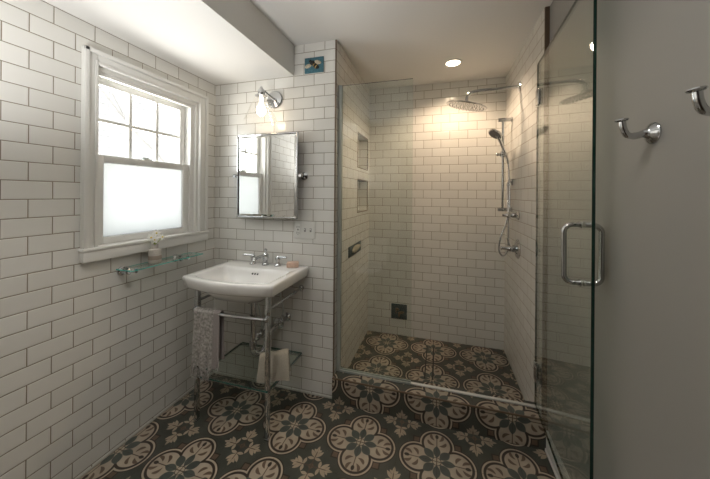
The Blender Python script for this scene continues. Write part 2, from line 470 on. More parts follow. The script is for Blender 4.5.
for k in (1, 2):
    yy = ya+(yb-ya)*k/3; b.box(-.095, -.068, yy-.009, yy+.009, za, zb, .003)
b.box(-.094, -.069, ya, yb, (za+zb)/2-.009, (za+zb)/2+.009, .003)
us = b.build('upper_sash', M['trim'], win)
for k in range(3):
    for j in range(2):
        y0 = ya+(yb-ya)*k/3+.007*(k > 0); y1 = ya+(yb-ya)*(k+1)/3-.007*(k < 2)
        zm = (za+zb)/2; z0, z1 = ((za, zm-.007), (zm+.007, zb))[j]
        b = MB(); b.box(-.084, -.080, y0, y1, z0, z1); b.build('window_pane', M['clearglass'], us, flat=True)
b = MB(); b.box(-.060, -.034, -.525, -.475, 1.602, 1.609, .002); b.lathe((-.047,-.5,1.609), (0,0,1), [(.011,0),(.011,.006),(.006,.010)]); b.box(-.052, -.040, -.53, -.5, 1.610, 1.617, .002)
b.build('sash_lock', M['steel'], win)

# outside: neighbour's pale clapboard wall and a bare tree
b = MB()
for k in range(56):
    z = -1.4+k*.17
    b.loft([[V(-8.5, y, z), V(-8.53, y, z), V(-8.53, y, z+.17), V(-8.52, y, z+.17)] for y in (-4, 14)])
nb = b.build('neighbour_house', simple('pale_clapboard', (.078, .080, .082), .6), flat=True)
tag(nb, 'pale clapboard house wall seen outside through the upper window panes', 'house')
b = MB()
def branch(p, d, l, r, depth):
    pts = [p]; q_ = Vector(p); dd = Vector(d)
    for k in range(4):
        dd = (dd + V(random.uniform(-.25,.25), random.uniform(-.25,.25), random.uniform(-.1,.25))).normalized()
        q_ = q_ + dd*l/4; pts.append(q_.copy())
        if depth > 0 and k > 0:
            branch(q_, (dd+V(random.uniform(-.9,.9), random.uniform(-.9,.9), random.uniform(-.2,.7))).normalized(), l*.62, r*.5, depth-1)
    b.tube(pts, [r*(1-.14*i) for i in range(5)], 6)
branch(V(-4.0, 4.1, -1.4), V(0,-.05,1), 3.4, .06, 3)
tree = b.build('bare_tree', simple('bark', (.07, .068, .065), .9))
tag(tree, 'leafless grey tree standing outside the window', 'tree')

# ------------------------------------------------------------------ shower glass
scr = thing('shower_screen', 'fixed clear glass shower panel in metal channels left of the opening', 'glass panel', (1.26, .06, CZ))
def glassbox(name, x0, x1, y0, y1, z0, z1, parent, edge, face='y', mat='glass', Mx=None):
    b = MB(); b.box(x0, x1, y0, y1, z0, z1, 0, M=Mx)
    ax = {'x': 0, 'y': 1, 'z': 2}[face]
    b.bm.normal_update()
    dims = [x1-x0, y1-y0, z1-z0]
    areas = sorted(b.bm.faces, key=lambda f: -f.calc_area())
    big = set(areas[:2])
    for f in b.bm.faces: f.material_index = 0 if f in big else 1
    return b.build(name, [M[mat], M[edge]], parent, flat=True)
glassbox('glass_pane', 1.006, 1.515, .055, .065, CZ+.004, 2.165, scr, 'tealedge')
b = MB(); b.box(W+.003, W+.026, .046, .0545, CZ+.001, 2.165); b.box(W+.003, W+.026, .0655, .074, CZ+.001, 2.165); b.build('wall_channel', M['steel'], scr, flat=True)
b = MB(); b.box(W+.026, 1.515, .046, .0545, CZ+.001, CZ+.013); b.box(W+.026, 1.515, .0655, .074, CZ+.001, CZ+.013); b.build('floor_channel', M['steel'], scr, flat=True)

HX, HY, FX, FY = 2.236, .06, 2.188, -.681
dv = Vector((FX-HX, FY-HY, 0)); dl = dv.length; ang = math.atan2(dv.y, dv.x)
D = Matrix.Translation((HX, HY, 0)) @ Matrix.Rotation(ang, 4, 'Z')      # door frame: x along the door, y across it
door = thing('shower_door', 'frameless glass shower door standing open with chrome handle pair', 'shower door', (HX, HY, CZ))
def dbox(b, *a, **k): b.box(*a, M=D, **k); return b
glassbox('glass_pane', .004, dl, -.005, .005, CZ+.02, 2.17, door, 'glassedge', Mx=D)
for side in (1, -1):
    hx = dl-.090; pts = []
    z0, z1 = 1.084, 1.298; o = side*.058; rc = .028
    P = [(hx, side*.005, z1), (hx, o-side*rc, z1)]
    for k in range(1, 7):
        t = k/6*PI/2; P.append((hx, o-side*rc+side*rc*math.sin(t), z1-rc+rc*math.cos(t)))
    for k in range(1, 8):
        t = k/7*PI/2; P.append((hx, o-side*rc+side*rc*math.cos(t), z0+rc-rc*math.sin(t)))
    P.append((hx, side*.005, z0))
    b = MB(); b.tube([D @ Vector(p) for p in P], .0095, 14)
    for z in (z0, z1): b.cyl(D @ V(hx, side*.0052, z), D @ V(hx, side*.010, z), .0135)
    b.build('door_handle', M['chrome'], door)
for z in (.385, 1.97):
    b = MB()
    for s in (1, -1):
        dbox(b, .008, .062, s*.0053 if s > 0 else -.013, .013 if s > 0 else -.0053, z-.045, z+.045, bev=.004)
    h = b.build('hinge', M['chrome'], door)
    b = MB(); b.box(HX-.004, XR-.0005, .035, .085, z-.045, z+.045, .003); b.build('wall_plate', M['chrome'], h)
    b = MB(); b.cyl(V(HX+.0, HY, z-.047), V(HX+.0, HY, z+.047), .008); b.build('hinge_pin', M['steel'], h)

# ------------------------------------------------------------------ shower fittings
rs = thing('rain_shower', 'large round chrome rain shower head on a long wall arm', 'shower head', (XR, .494, 2.202))
b = MB(); b.lathe((XR-.0005, .494, 2.202), (-1,0,0), [(.034,0),(.034,.006),(.026,.012),(.014,.016)]); b.build('wall_flange', M['chrome'], rs)
arm = bez([(2.238,.494,2.202), (2.10,.494,2.199), (1.96,.494,2.196), (1.912,.494,2.186), (1.887,.494,2.160), (1.882,.494,2.105)], 8)
b = MB(); b.tube(arm, .0118, 14); b.build('shower_arm', M['chrome'], rs)
T = Matrix.Translation((1.882,.494,2.092)) @ Matrix.Rotation(math.radians(6), 4, 'X') @ Matrix.Rotation(math.radians(13), 4, 'Y') @ Matrix.Diagonal((1.14,1.14,1.0,1))
ax = (T.to_3x3() @ V(0,0,1)).normalized()
b = MB(); b.lathe(T @ V(0,0,-.012), ax, [(.134,0),(.149,.002),(.152,.008),(.146,.014),(.06,.022),(.024,.028),(.020,.044)], 48)
hd = b.build('shower_head', M['chrome'], rs)
b = MB()
for ring_, nn in ((.018,6),(.042,12),(.066,18),(.090,24),(.112,30)):
    for k in range(nn):
        t = 2*PI*k/nn; c0 = V(ring_*math.cos(t), ring_*math.sin(t), -.0115)
        b.cyl(T @ c0, T @ (c0+V(0,0,-.006)), .0034, 6, .0022)
b.build('spray_nozzles', M['rubber'], hd)

BX, BY = 2.181, .715
sb = thing('shower_slide_bar', 'vertical chrome slide bar with brackets on the shower wall', 'shower rail', (XR, BY, 1.28))
b = MB(); b.cyl(V(BX, BY, 1.275), V(BX, BY, 2.03), .0095); b.build('bar', M['chrome'], sb)
for z in (2.018, 1.29):
    b = MB(); b.cyl(V(XR-.001, BY, z), V(BX-.036, BY, z), .0155); b.lathe((XR-.0005, BY, z), (-1,0,0), [(.020,0),(.020,.006),(.013,.010)]); b.build('bar_bracket', M['chrome'], sb)
b = MB(); b.cyl(V(BX, BY, 1.715), V(BX, BY, 1.76), .019); b.cyl(V(BX+.012, BY-.066, 1.725), V(BX, BY, 1.737), .013); b.cyl(V(BX, BY, 1.737), V(BX-.035, BY-.005, 1.737), .012); b.ball((BX-.040, BY-.005, 1.737), .014)
b.build('slider', M['chrome'], sb)

hs = thing('hand_shower', 'chrome hand shower with flexible hose hanging in the slide bar holder', 'hand shower', (2.19, .66, 1.70))
hp = [V(2.210,.660,1.655), V(2.194,.660,1.72), V(2.164,.658,1.80), V(2.138,.655,1.862), V(2.124,.653,1.885)]
b = MB(); b.tube(bez(hp, 5), [.0095]+[.0105]*6+[.0115]*6+[.013]*6+[.015,.015], 14); b.build('handle', M['chrome'], hs)
hn = V(-.55,-.25,-.80).normalized(); hc = V(2.112,.649,1.893)
b = MB(); b.lathe(hc - hn*.022, hn, [(.014,0),(.034,.004),(.052,.013),(.057,.022),(.055,.030),(.046,.031)], 32); hh = b.build('spray_head', M['chrome'], hs)
b = MB(); b.lathe(hc + hn*.0085, hn, [(.048,0),(.048,.0015),(.02,.002)], 32)
b.build('spray_face', simple('grey_spray_face', (.13,.13,.13), .4, .3), hh)
hose = bez([(2.210,.660,1.655), (2.216,.645,1.50), (2.214,.625,1.32), (2.190,.61,1.20), (2.150,.605,1.08), (2.135,.602,.99), (2.150,.602,.945), (2.172,.605,.935), (2.196,.61,.965), (2.206,.615,1.06), (2.207,.63,1.20), (2.210,.66,1.35), (2.216,.694,1.46), (2.218,.70,1.488)], 10)
b = MB()
rad = [.0062 + .0008*(i % 2) for i in range(len(hose))]
b.tube(hose, rad, 10); b.build('hose', M['chrome'], hs)
ob = thing('hose_outlet', 'small square chrome hose outlet on the wall behind the slide bar', 'wall outlet', (XR, .70, 1.51))
b = MB(); b.box(XR-.012, XR-.0005, .675, .725, 1.485, 1.535, .004); b.build('wall_plate', M['chrome'], ob)
b = MB(); b.tube(bez([(XR-.010,.70,1.512),(XR-.024,.70,1.510),(XR-.032,.70,1.500),(XR-.033,.70,1.480)],5), .010, 12); b.build('elbow', M['chrome'], ob)

dvt = thing('shower_diverter', 'upper round chrome diverter knob on the shower wall', 'shower valve', (XR, .508, 1.256))
b = MB(); b.lathe((XR-.0005,.508,1.256), (-1,0,0), [(.033,0),(.033,.005),(.026,.011),(.017,.016),(.016,.045),(.012,.050)]); b.build('escutcheon', M['chrome'], dvt)
b = MB(); b.lathe((XR-.050,.508,1.256), (-1,0,0), [(.012,0),(.019,.006),(.021,.022),(.014,.032),(.009,.045),(.009,.060)]); b.cyl(V(XR-.072,.508,1.250), V(XR-.084,.505,1.205), .006); b.build('handle', M['chrome'], dvt)
vlv = thing('shower_valve', 'lower large round chrome valve with lever handle on the shower wall', 'shower valve', (XR, .52, 1.008))
b = MB(); b.lathe((XR-.0005,.52,1.008), (-1,0,0), [(.072,0),(.072,.004),(.064,.010),(.045,.014),(.028,.020),(.026,.038)], 40); b.build('escutcheon', M['chrome'], vlv)
b = MB(); b.lathe((XR-.038,.52,1.008), (-1,0,0), [(.021,0),(.023,.012),(.020,.026),(.012,.040),(.011,.070),(.014,.074),(.012,.080)])
b.cyl(V(XR-.055,.52,1.015), V(XR-.075,.515,1.088), .007, 12, .0085); b.build('lever', M['chrome'], vlv)

dr = thing('linear_drain', 'narrow tiled linear drain with two dark slots in the shower floor', 'drain', (1.62, .6, .025))
for x in (1.590, 1.650):
    b = MB(); b.box(x-.0045, x+.0045, .36, .84, .0255, .0275, .0008, 1); b.build('drain_slot', M['black'], dr)

# ceiling downlight over the shower
dlt = thing('downlight', 'round recessed warm downlight in the ceiling over the shower', 'ceiling light', (1.784, .561, ZC))
b = MB()
R = [[V(1.784+r*math.cos(2*PI*k/40), .561+r*math.sin(2*PI*k/40), z) for k in range(40)] for r, z in ((.054,ZC-.0005),(.070,ZC-.0005),(.068,ZC-.005),(.056,ZC-.006),(.054,ZC-.0005))]
b.loft(R, False, False); b.build('trim_ring', M['trim'], dlt)
b = MB(); b.lathe((1.784,.561,ZC-.001), (0,0,-1), [(.0525,0),(.052,.002),(.02,.0035)], 40); b.build('lens', M['lens'], dlt)

# ------------------------------------------------------------------ decorative tiles
bt = thing('bee_tile', 'square teal tile with a raised bee high on the back wall', 'decorative tile', (.838, 0, 2.304))
b = MB(); b.box(.766, .910, -.010, -.0005, 2.249, 2.357, .003); b.build('tile_plate', M['tealtile'], bt)
Rb = lambda a: Matrix.Rotation(math.radians(a), 3, 'Y')
b = MB(); b.ball((.828,-.014,2.316), .017, 1.1, .55, 1.0); b.ball((.853,-.014,2.292), .019, 1.45, .5, .85, Rb(38)); b.ball((.812,-.013,2.330), .010, 1, .6, 1); bd = b.build('bee_body', M['black'], bt)
b = MB()
for t, s in ((-.6,.9),(.35,1.)):
    c = V(.853,-.0145,2.292) + Rb(38) @ V(t*.022,0,0); b.ball(c, .0165*s, .36, .62, .98, Rb(38))
b.build('bee_stripes', M['gold'], bd)
for cx, cz, a in ((.796,2.298,-15),(.868,2.318,20)):
    b = MB(); b.ball((cx,-.012,cz), .023, 1.15, .28, .62, Rb(a)); b.build('bee_wing', M['cream'], bt)

ft = thing('relief_tile', 'dark tile with a pale oval relief on the left shower wall', 'decorative tile', (W, .47, .94))
b = MB(); b.box(W+.0005, W+.009, .300, .648, .902, .985, .003); b.build('tile_plate', M['darkteal'], ft)
b = MB(); b.ball((W+.010,.485,.944), .030, .3, 3.6, 1.0, None, 20, 12); b.ball((W+.012,.585,.95), .014, .5, 1.6, 1.0); b.ball((W+.012,.40,.94), .016, .5, 1.8, .9)
b.build('relief', M['cream'], ft)
gt = thing('relief_tile', 'dark square tile with a small brown relief low on the back shower wall', 'decorative tile', (1.315, YB, .255))
b = MB(); b.box(1.238, 1.392, YB-.010, YB-.0005, .185, .330, .003); b.build('tile_plate', M['darkteal'], gt)
b = MB(); b.ball((1.298,YB-.011,.278), .019, 1.1, .4, .8); b.ball((1.335,YB-.011,.250), .022, 1.5, .35, .6, Rb(-15)); b.ball((1.316,YB-.011,.225), .012, .7, .4, 2); b.ball((1.285,YB-.011,.250), .010, .6, .4, 1.6)
b.build('relief', M['brownglaze'], gt)

# ------------------------------------------------------------------ mirror, sconce, outlet
mr = thing('tilt_mirror', 'rectangular chrome framed mirror hung between two pivots above the sink', 'mirror', (.502, 0, 1.53))
MX0, MX1, MZ0, MZ1, MYf = .256, .748, 1.229, 1.830, -.066
b = MB(); t = .010
for a in ((MX0,MX0+t,MZ0,MZ1), (MX1-t,MX1,MZ0,MZ1), (MX0+t,MX1-t,MZ0,MZ0+t), (MX0+t,MX1-t,MZ1-t,MZ1)): b.box(a[0], a[1], MYf-.003, MYf+.016, a[2], a[3], .002)
b.box(MX0+.012, MX1-.012, MYf+.008, MYf+.014, MZ0+.012, MZ1-.012)
b.build('mirror_frame', M['chrome'], mr)
b = MB(); i, o = .026, .0105
R0 = [V(MX0+o,MYf+.004,MZ0+o), V(MX1-o,MYf+.004,MZ0+o), V(MX1-o,MYf+.004,MZ1-o), V(MX0+o,MYf+.004,MZ1-o)]
R1 = [V(MX0+i,MYf+.0015,MZ0+i), V(MX1-i,MYf+.0015,MZ0+i), V(MX1-i,MYf+.0015,MZ1-i), V(MX0+i,MYf+.0015,MZ1-i)]
Rk = [p+V(0,.003,0) for p in R0]
b.loft([Rk, R0, R1]); b.build('mirror_glass', M['mirror'], mr, angle=1)
for x, s in ((MX0-.022,-1), (MX1+.020,1)):
    b = MB(); b.lathe((x,-.0005,1.529), (0,-1,0), [(.028,0),(.028,.005),(.020,.010),(.010,.014),(.010,.050),(.014,.054),(.015,.064),(.010,.070)])
    b.cyl(V(x,-.058,1.529), V(x-s*.024,-.058,1.529), .006); b.build('pivot_bracket', M['chrome'], mr)

sc_ = thing('wall_sconce', 'chrome wall sconce with clear glass bell shade and lit bulb', 'wall lamp', (.525, 0, 2.09))
b = MB(); b.lathe((.527,-.0005,2.088), (0,-1,0), [(.064,0),(.064,.006),(.058,.014),(.030,.020),(.014,.024)], 40); b.build('back_plate', M['chrome'], sc_)
SX, SY = .500, -.128
b = MB(); b.tube([V(.545,-.018,2.075), V(.545,-.03,2.078), V(SX,SY,2.128)], .0065, 12); b.ball((.545,-.028,2.076), .011); b.build('arm', M['chrome'], sc_)
b = MB(); b.lathe((SX,SY,2.140), (0,0,-1), [(.006,0),(.009,.004),(.009,.016),(.018,.020),(.022,.026),(.022,.050),(.020,.054),(.040,.062),(.042,.068),(.030,.072)], 32); b.build('socket', M['chrome'], sc_)
b = MB()
prof = [(.034,2.066),(.044,2.058),(.056,2.035),(.072,2.000),(.090,1.955),(.107,1.915),(.114,1.895)]
R = [[V(SX+r*math.cos(2*PI*k/40), SY+r*math.sin(2*PI*k/40), z) for k in range(40)] for r, z in prof]
b.loft(R, False, False); b.build('glass_shade', glass('thin_shade_glass', (.985,.98,.97)), sc_)
b = MB(); b.lathe((SX,SY,2.070), (0,0,-1), [(.012,.0),(.013,.040),(.018,.056),(.027,.070),(.032,.086),(.033,.098),(.030,.112),(.022,.123),(.011,.130),(.003,.132)], 24); b.build('bulb', M['bulb'], sc_)

ot = thing('outlet_plate', 'white wall plate with outlet and two switches beside the mirror', 'outlet', (.772, 0, 1.148))
b = MB(); b.box(.690, .855, -.006, -.0005, 1.088, 1.211, .003); b.build('cover_plate', M['plastic'], ot)
b = MB(); b.box(.708, .744, -.009, -.0055, 1.108, 1.190, .002); rc = b.build('receptacle', M['plastic'], ot)
b = MB()
for z in (1.128, 1.170):
    for x in (.718, .733): b.box(x-.002, x+.002, -.0105, -.0085, z-.007, z+.007)
    b.cyl(V(.7255,-.0085,z-.014), V(.7255,-.0105,z-.014), .003, 10)
b.box(.719, .732, -.0105, -.0085, 1.145, 1.152)
b.build('outlet_slots', simple('grey_slots', (.12,.12,.12), .5), rc, flat=True)
for x in (.778, .822):
    b = MB(); b.box(x-.007, x+.007, -.0085, -.0055, 1.136, 1.162, .001); sw = b.build('switch_bezel', simple('grey_bezel', (.30,.30,.29), .5), ot)
    b = MB(); b.box(x-.004, x+.004, -.020, -.008, 1.150, 1.158, .002); b.build('toggle', M['plastic'], sw)

# ------------------------------------------------------------------ console sink
SXa, SXb, SZ = .180, .813, .898
sink = thing('console_sink', 'white rectangular console sink on square chrome legs', 'sink', (.494, -.24, 0))
def outline(x0, x1, yb, yf, bulge, r, z, n=10, m=14):
    """closed outline, front edge (yf) bowed towards the room by bulge"""
    xm, hw = (x0+x1)/2, (x1-x0)/2
    P = []
    def bow(x): return -bulge*(1-((x-xm)/hw)**2)
    for k in range(m+1):                                  # back edge, left to right
        P.append((x0+r+(x1-x0-2*r)*k/m, yb))
    for k in range(1, n): t = k/n*PI/2; P.append((x1-r+r*math.sin(t), yb-r+r*math.cos(t)))
    for k in range(m+1): P.append((x1, yb-r+(yf+r-yb+r)*k/m))
    for k in range(1, n): t = k/n*PI/2; P.append((x1-r+r*math.cos(t), yf+r-r*math.sin(t)))
    for k in range(m+1): x = x1-r-(x1-x0-2*r)*k/m; P.append((x, yf+bow(x)))
    for k in range(1, n): t = k/n*PI/2; P.append((x0+r-r*math.sin(t), yf+r-r*math.cos(t)))
    for k in range(m+1): P.append((x0, yf+r+(yb-r-yf-r)*k/m))
    for k in range(1, n): t = k/n*PI/2; P.append((x0+r-r*math.cos(t), yb-r+r*math.sin(t)))
    return [V(x, y, z) for x, y in P]
yB = -.003
rings = [
    outline(.44, .54, -.24, -.32, .004, .03, .742),
    outline(.32, .66, -.16, -.38, .012, .06, .752),
    outline(.275, .71, -.13, -.405, .018, .06, .790),
    outline(.255, .73, -.11, -.415, .022, .05, .826),
    outline(SXa+.016, SXb-.016, yB, -.438, .046, .012, .826),
    outline(SXa+.008, SXb-.008, yB, -.446, .047, .012, .834),
    outline(SXa+.003, SXb-.003, yB, -.452, .048, .010, .866),
    outline(SXa, SXb, yB, -.455, .048, .010, .878),
    outline(SXa, SXb, yB, -.455, .048, .010, .890),
    outline(SXa+.003, SXb-.003, yB-.003, -.452, .048, .010, .896),
    outline(SXa+.008, SXb-.008, yB-.008, -.447, .047, .010, SZ),
    outline(.233, .760, -.152, -.424, .042, .022, SZ-.002),
    outline(.240, .753, -.159, -.418, .041, .022, SZ-.006),
    outline(.250, .743, -.170, -.408, .038, .026, SZ-.030),
    outline(.285, .708, -.195, -.385, .026, .035, SZ-.085),
    outline(.345, .648, -.225, -.360, .012, .045, SZ-.108),
    outline(.455, .535, -.265, -.325, .002, .028, SZ-.114),
]
b = MB(); b.loft(rings); basin = b.build('basin', M['porcelain'], sink, angle=50)
for k in (-1, 0, 1):
    x = .576+k*.020 - .082*0
    yy = -.1745
    b = MB(); b.cyl(V(x-.08, yy+.004, SZ-.036), V(x-.08, yy-.0035, SZ-.038), .0048, 12); b.build('overflow_hole', M['black'], basin)
b = MB(); b.lathe((.495,-.295,SZ-.1145), (0,0,1), [(.021,0),(.021,.002),(.014,.003),(.013,.006),(.004,.007)]); b.build('drain_stopper', M['chrome'], basin)
LY = -.405; LXa, LXb = .252, .752
for x in (LXa, LXb):
    b = MB(); b.box(x-.0120, x+.0120, LY-.0120, LY+.0120, .004, .826, .002)
    b.box(x-.0135, x+.0135, LY-.0135, LY+.0135, .001, .010, .002); b.box(x-.0145, x+.0145, LY-.0145, LY+.0145, .705, .755, .003)
    b.build('leg', M['chrome'], sink)
b = MB(); RZ = .690
rail = [V(LXa+.012, LY-.022, RZ)] + [V(LXa+.012+(LXb-LXa-.024)*k/12, LY-.022-.012*math.sin(PI*k/12), RZ) for k in range(1, 12)] + [V(LXb-.012, LY-.022, RZ)]
b.tube(rail, .0105, 14)
for x in (LXa, LXb): b.ball((x, LY-.018, RZ), .016)
b.build('towel_bar', M['chrome'], sink)
for x in (LXa, LXb):
    b = MB(); b.cyl(V(x, LY+.015, .738), V(x, -.004, .738), .0085); b.lathe((x,-.001,.738), (0,-1,0), [(.020,0),(.020,.005),(.012,.010)])
    for y in (-.10, -.14): b.ball((x, y, .738), .0125)
    b.build('side_rail', M['chrome'], sink)
GZ = .278
b = MB()
for x in (LXa, LXb): b.box(x-.007, x+.007, LY+.012, -.002, GZ-.018, GZ-.004, .002)
b.box(LXa, LXb, LY-.006, LY+.006, GZ-.018, GZ-.004, .002); b.box(LXa, LXb, -.016, -.004, GZ-.018, GZ-.004, .002)
b.build('shelf_frame', M['chrome'], sink)
glassbox('glass_shelf', LXa+.016, LXb+.010, -.420, -.006, GZ-.003, GZ+.006, sink, 'tealedge', mat='shelfglass')

fc = thing('faucet', 'chrome widespread faucet with two lever handles on the sink', 'faucet', (.502, -.068, SZ))
b = MB(); fy = -.066
b.lathe((.502,fy,SZ-.0005), (0,0,1), [(.026,0),(.026,.006),(.019,.012),(.015,.022),(.017,.040),(.021,.050),(.021,.072),(.014,.082),(.008,.088),(.008,.096),(.012,.102),(.012,.110),(.004,.116)])
b.build('spout_body', M['chrome'], fc)
b = MB(); b.tube(bez([(.502,fy,SZ+.058),(.498,fy-.04,SZ+.066),(.492,fy-.085,SZ+.064),(.489,fy-.110,SZ+.056),(.488,fy-.116,SZ+.040)],6), [.014]*6+[.0125]*6+[.0115]*6+[.011]*7, 14); b.build('spout', M['chrome'], fc)
for x, s in ((.398,-1), (.602,1)):
    b = MB(); b.lathe((x,fy,SZ-.0005), (0,0,1), [(.024,0),(.024,.006),(.017,.012),(.012,.024),(.014,.036),(.018,.046),(.017,.058),(.010,.066),(.007,.072)]); h = b.build('handle', M['chrome'], fc)
    b = MB(); b.tube([V(x,fy,SZ+.060), V(x+s*.030,fy-.004,SZ+.062), V(x+s*.068,fy-.010,SZ+.064)], [.0085,.007,.0065], 12); b.ball((x+s*.070,fy-.010,SZ+.064), .008)
    b.build('lever', M['chrome'], h)

b = MB(); Rz = Matrix.Translation((.716,-.062,SZ+.0165)) @ Matrix.Rotation(math.radians(24), 4, 'Z') @ Matrix.Rotation(math.radians(0), 4, 'Y')
b.box(-.040, .040, -.028, .028, -.016, .018, .006, 3, M=Rz)
tag(b.build('soap_bar', M['soap']), 'pinkish brown bar of soap on the back corner of the sink', 'soap')

pt = thing('drain_trap', 'chrome drain pipe and trap hanging below the sink', 'drain pipe', (.494, -.21, .742))
TX, TY = .526, -.23
b = MB(); b.cyl(V(TX,TY,.7415), V(TX,TY,.40), .0175); b.build('tailpiece', M['chrome'], pt)
b = MB(); b.tube(bez([(TX,TY,.42),(TX,TY,.385),(TX+.008,TY+.020,.352),(TX+.02,TY+.045,.342),(TX+.032,TY+.070,.352),(TX+.040,TY+.090,.385),(TX+.042,TY+.095,.42),(TX+.044,TY+.11,.452),(TX+.05,TY+.15,.462),(TX+.05,-.004,.462)],6), .0185, 14); b.build('trap_bend', M['chrome'], pt)
for z in (.728, .60, .425):
    b = MB(); b.cyl(V(TX,TY,z-.013), V(TX,TY,z+.013), .025, 10); b.build('slip_nut', M['chrome'], pt)
b = MB(); b.cyl(V(TX+.042,TY+.095,.405), V(TX+.042,TY+.095,.432), .025, 10); b.build('slip_nut', M['chrome'], pt)
b = MB(); b.lathe((TX+.05,-.001,.462), (0,-1,0), [(.038,0),(.038,.005),(.024,.012)]); b.build('wall_flange', M['chrome'], pt)
def valve(x, z, label, root=None):
    t = thing('shutoff_valve', label, 'water valve', (x, 0, z), 'shutoff valves under the sink')
    b = MB(); b.lathe((x,-.001,z), (0,-1,0), [(.030,0),(.030,.005),(.012,.012),(.011,.040),(.017,.044),(.017,.075),(.010,.080),(.010,.095)]); b.cyl(V(x,-.060,z), V(x,-.060,z+.035), .010); b.build('valve_body', M['chrome'], t)
    b = MB(); b.ball((x,-.104,z), .026, .75, .42, 1.0); b.build('valve_handle', M['chrome'], t)
    return t, x, z
for (x, z, lab, hx) in ((.640, .520, 'chrome shutoff valve on the wall right of the drain pipe', .620), (.470, .400, 'chrome shutoff valve on the wall left of the drain pipe', .420)):
    t, _, _ = valve(x, z, lab)
    b = MB(); b.tube(bez([(x,-.060,z+.03),(x,-.062,z+.10),(hx,-.064,.70),(hx,-.066,.822)],6), .0055, 10); b.build('supply_tube', M['steel'], t)

# ------------------------------------------------------------------ towels
def drape(name, mat, x0, x1, yb, zb, rad, front, back, thick, parent=None, fold=.006, freq=3., fringe=False, ph=0., taper=0.):
    """cloth hung over a bar that runs along x at (yb, zb)"""
    b = MB(); nx = 30; prof = []
    for k in range(14): prof.append((yb-rad, zb-front+front*k/14, 1-k/14))
    for k in range(9): t = PI-PI*k/8; prof.append((yb+rad*math.cos(t), zb+rad*math.sin(t), 0))
    for k in range(1, 13): prof.append((yb+rad, zb-back*k/12, -k/12))
    grid = []
    for i in range(nx+1):
        u = i/nx; col = []
        for (y, z, s) in prof:
            w = abs(s); xx = x0+(x1-x0)*u; xc = (x0+x1)/2
            xx = xc+(xx-xc)*(1-taper*w)
            f = fold*math.sin(freq*2*PI*u+ph+1.3*w)*w
            col.append(V(xx, y-(f+fold*.8*w if s > 0 else -f-fold*.8*w), z+ (0.006*math.sin(11*u+ph) if s == 1 else 0)))
        grid.append(col)
    vg = [[b.bm.verts.new(p) for p in c] for c in grid]
    for i in range(nx):
        for j in range(len(prof)-1): b.bm.faces.new((vg[i][j], vg[i+1][j], vg[i+1][j+1], vg[i][j+1]))
    bmesh.ops.recalc_face_normals(b.bm, faces=b.bm.faces)
    r = bmesh.ops.solidify(b.bm, geom=list(b.bm.faces), thickness=thick)
    return b.build(name, mat, parent, angle=70)
BYt = LY-.024
tw = thing('lace_towel', 'grey lace hand towel with fringed hem over the sink towel bar', 'towel', (.30, BYt, RZ))
drape('lace_panel', M['lace'], .272, .412, BYt, RZ, .021, .325, .30, .003, tw, .010, 2.2, ph=.5)
drape('linen_edge', M['greycloth'], .406, .454, BYt, RZ, .0195, .318, .28, .003, tw, .006, .8, ph=.2)
b = MB()
for k in range(24):
    x = .276+.130*k/23; z = RZ-.322+random.uniform(-.004,.004); y = BYt-.024-.014-random.uniform(0,.008)
    for s in range(2):
        b.tube([V(x,y,z+.006), V(x+random.uniform(-.006,.006),y-.002,z-.02), V(x+random.uniform(-.010,.010),y+random.uniform(-.006,.006),z-.042-random.uniform(0,.02))], [.0022,.0018,.0012], 5)
b.build('fringe', M['lace'], tw)
cl = thing('cream_washcloth', 'cream waffle washcloth folded upright on the glass shelf under the sink', 'washcloth', (.66, -.27, GZ))
b = MB()
cc = V(.728,-.300,0); dirx = V(.86,.40,0).normalized(); nrm = V(-dirx.y, dirx.x, 0)
nx = 22; P = []
prof = [(-.050,0.0),(-.044,.05),(-.034,.10),(-.022,.138),(-.008,.154),(.008,.152),(.022,.132),(.034,.09),(.044,.045),(.052,0.0)]
vg = []
for i in range(nx+1):
    u = i/nx-.5; row = []
    for k, (d, h) in enumerate(prof):
        w = .165*(1+.16*(1-h/.154)); ht = h*(1.0 + .10*u)
        p = cc + dirx*(u*w) + nrm*(d*.8+.005*math.sin(u*9+k)) ; row.append(b.bm.verts.new(V(p.x, p.y, GZ+.0085+ht)))
    vg.append(row)
for i in range(nx):
    for j in range(len(prof)-1): b.bm.faces.new((vg[i][j], vg[i+1][j], vg[i+1][j+1], vg[i][j+1]))
bmesh.ops.recalc_face_normals(b.bm, faces=b.bm.faces); bmesh.ops.solidify(b.bm, geom=list(b.bm.faces), thickness=-.004)
b.build('folded_cloth', M['waffle'], cl, angle=70)
b = MB()
for h0 in (.022, .034, .046):
    pts = []
    for i in range(nx+1):
        u = i/nx-.5; d = -.0535+.0057*(h0/.05)*1.2; w = .165*(1+.16*(1-h0/.154)); p = cc + dirx*(u*w) + nrm*(d*.8+.005*math.sin(u*9))
        pts.append(V(p.x, p.y, GZ+.0085+h0))
    b.tube(pts, .0022, 6)
b.build('hem_stripes', simple('taupe_stripe', (.36,.32,.26), .95), cl)

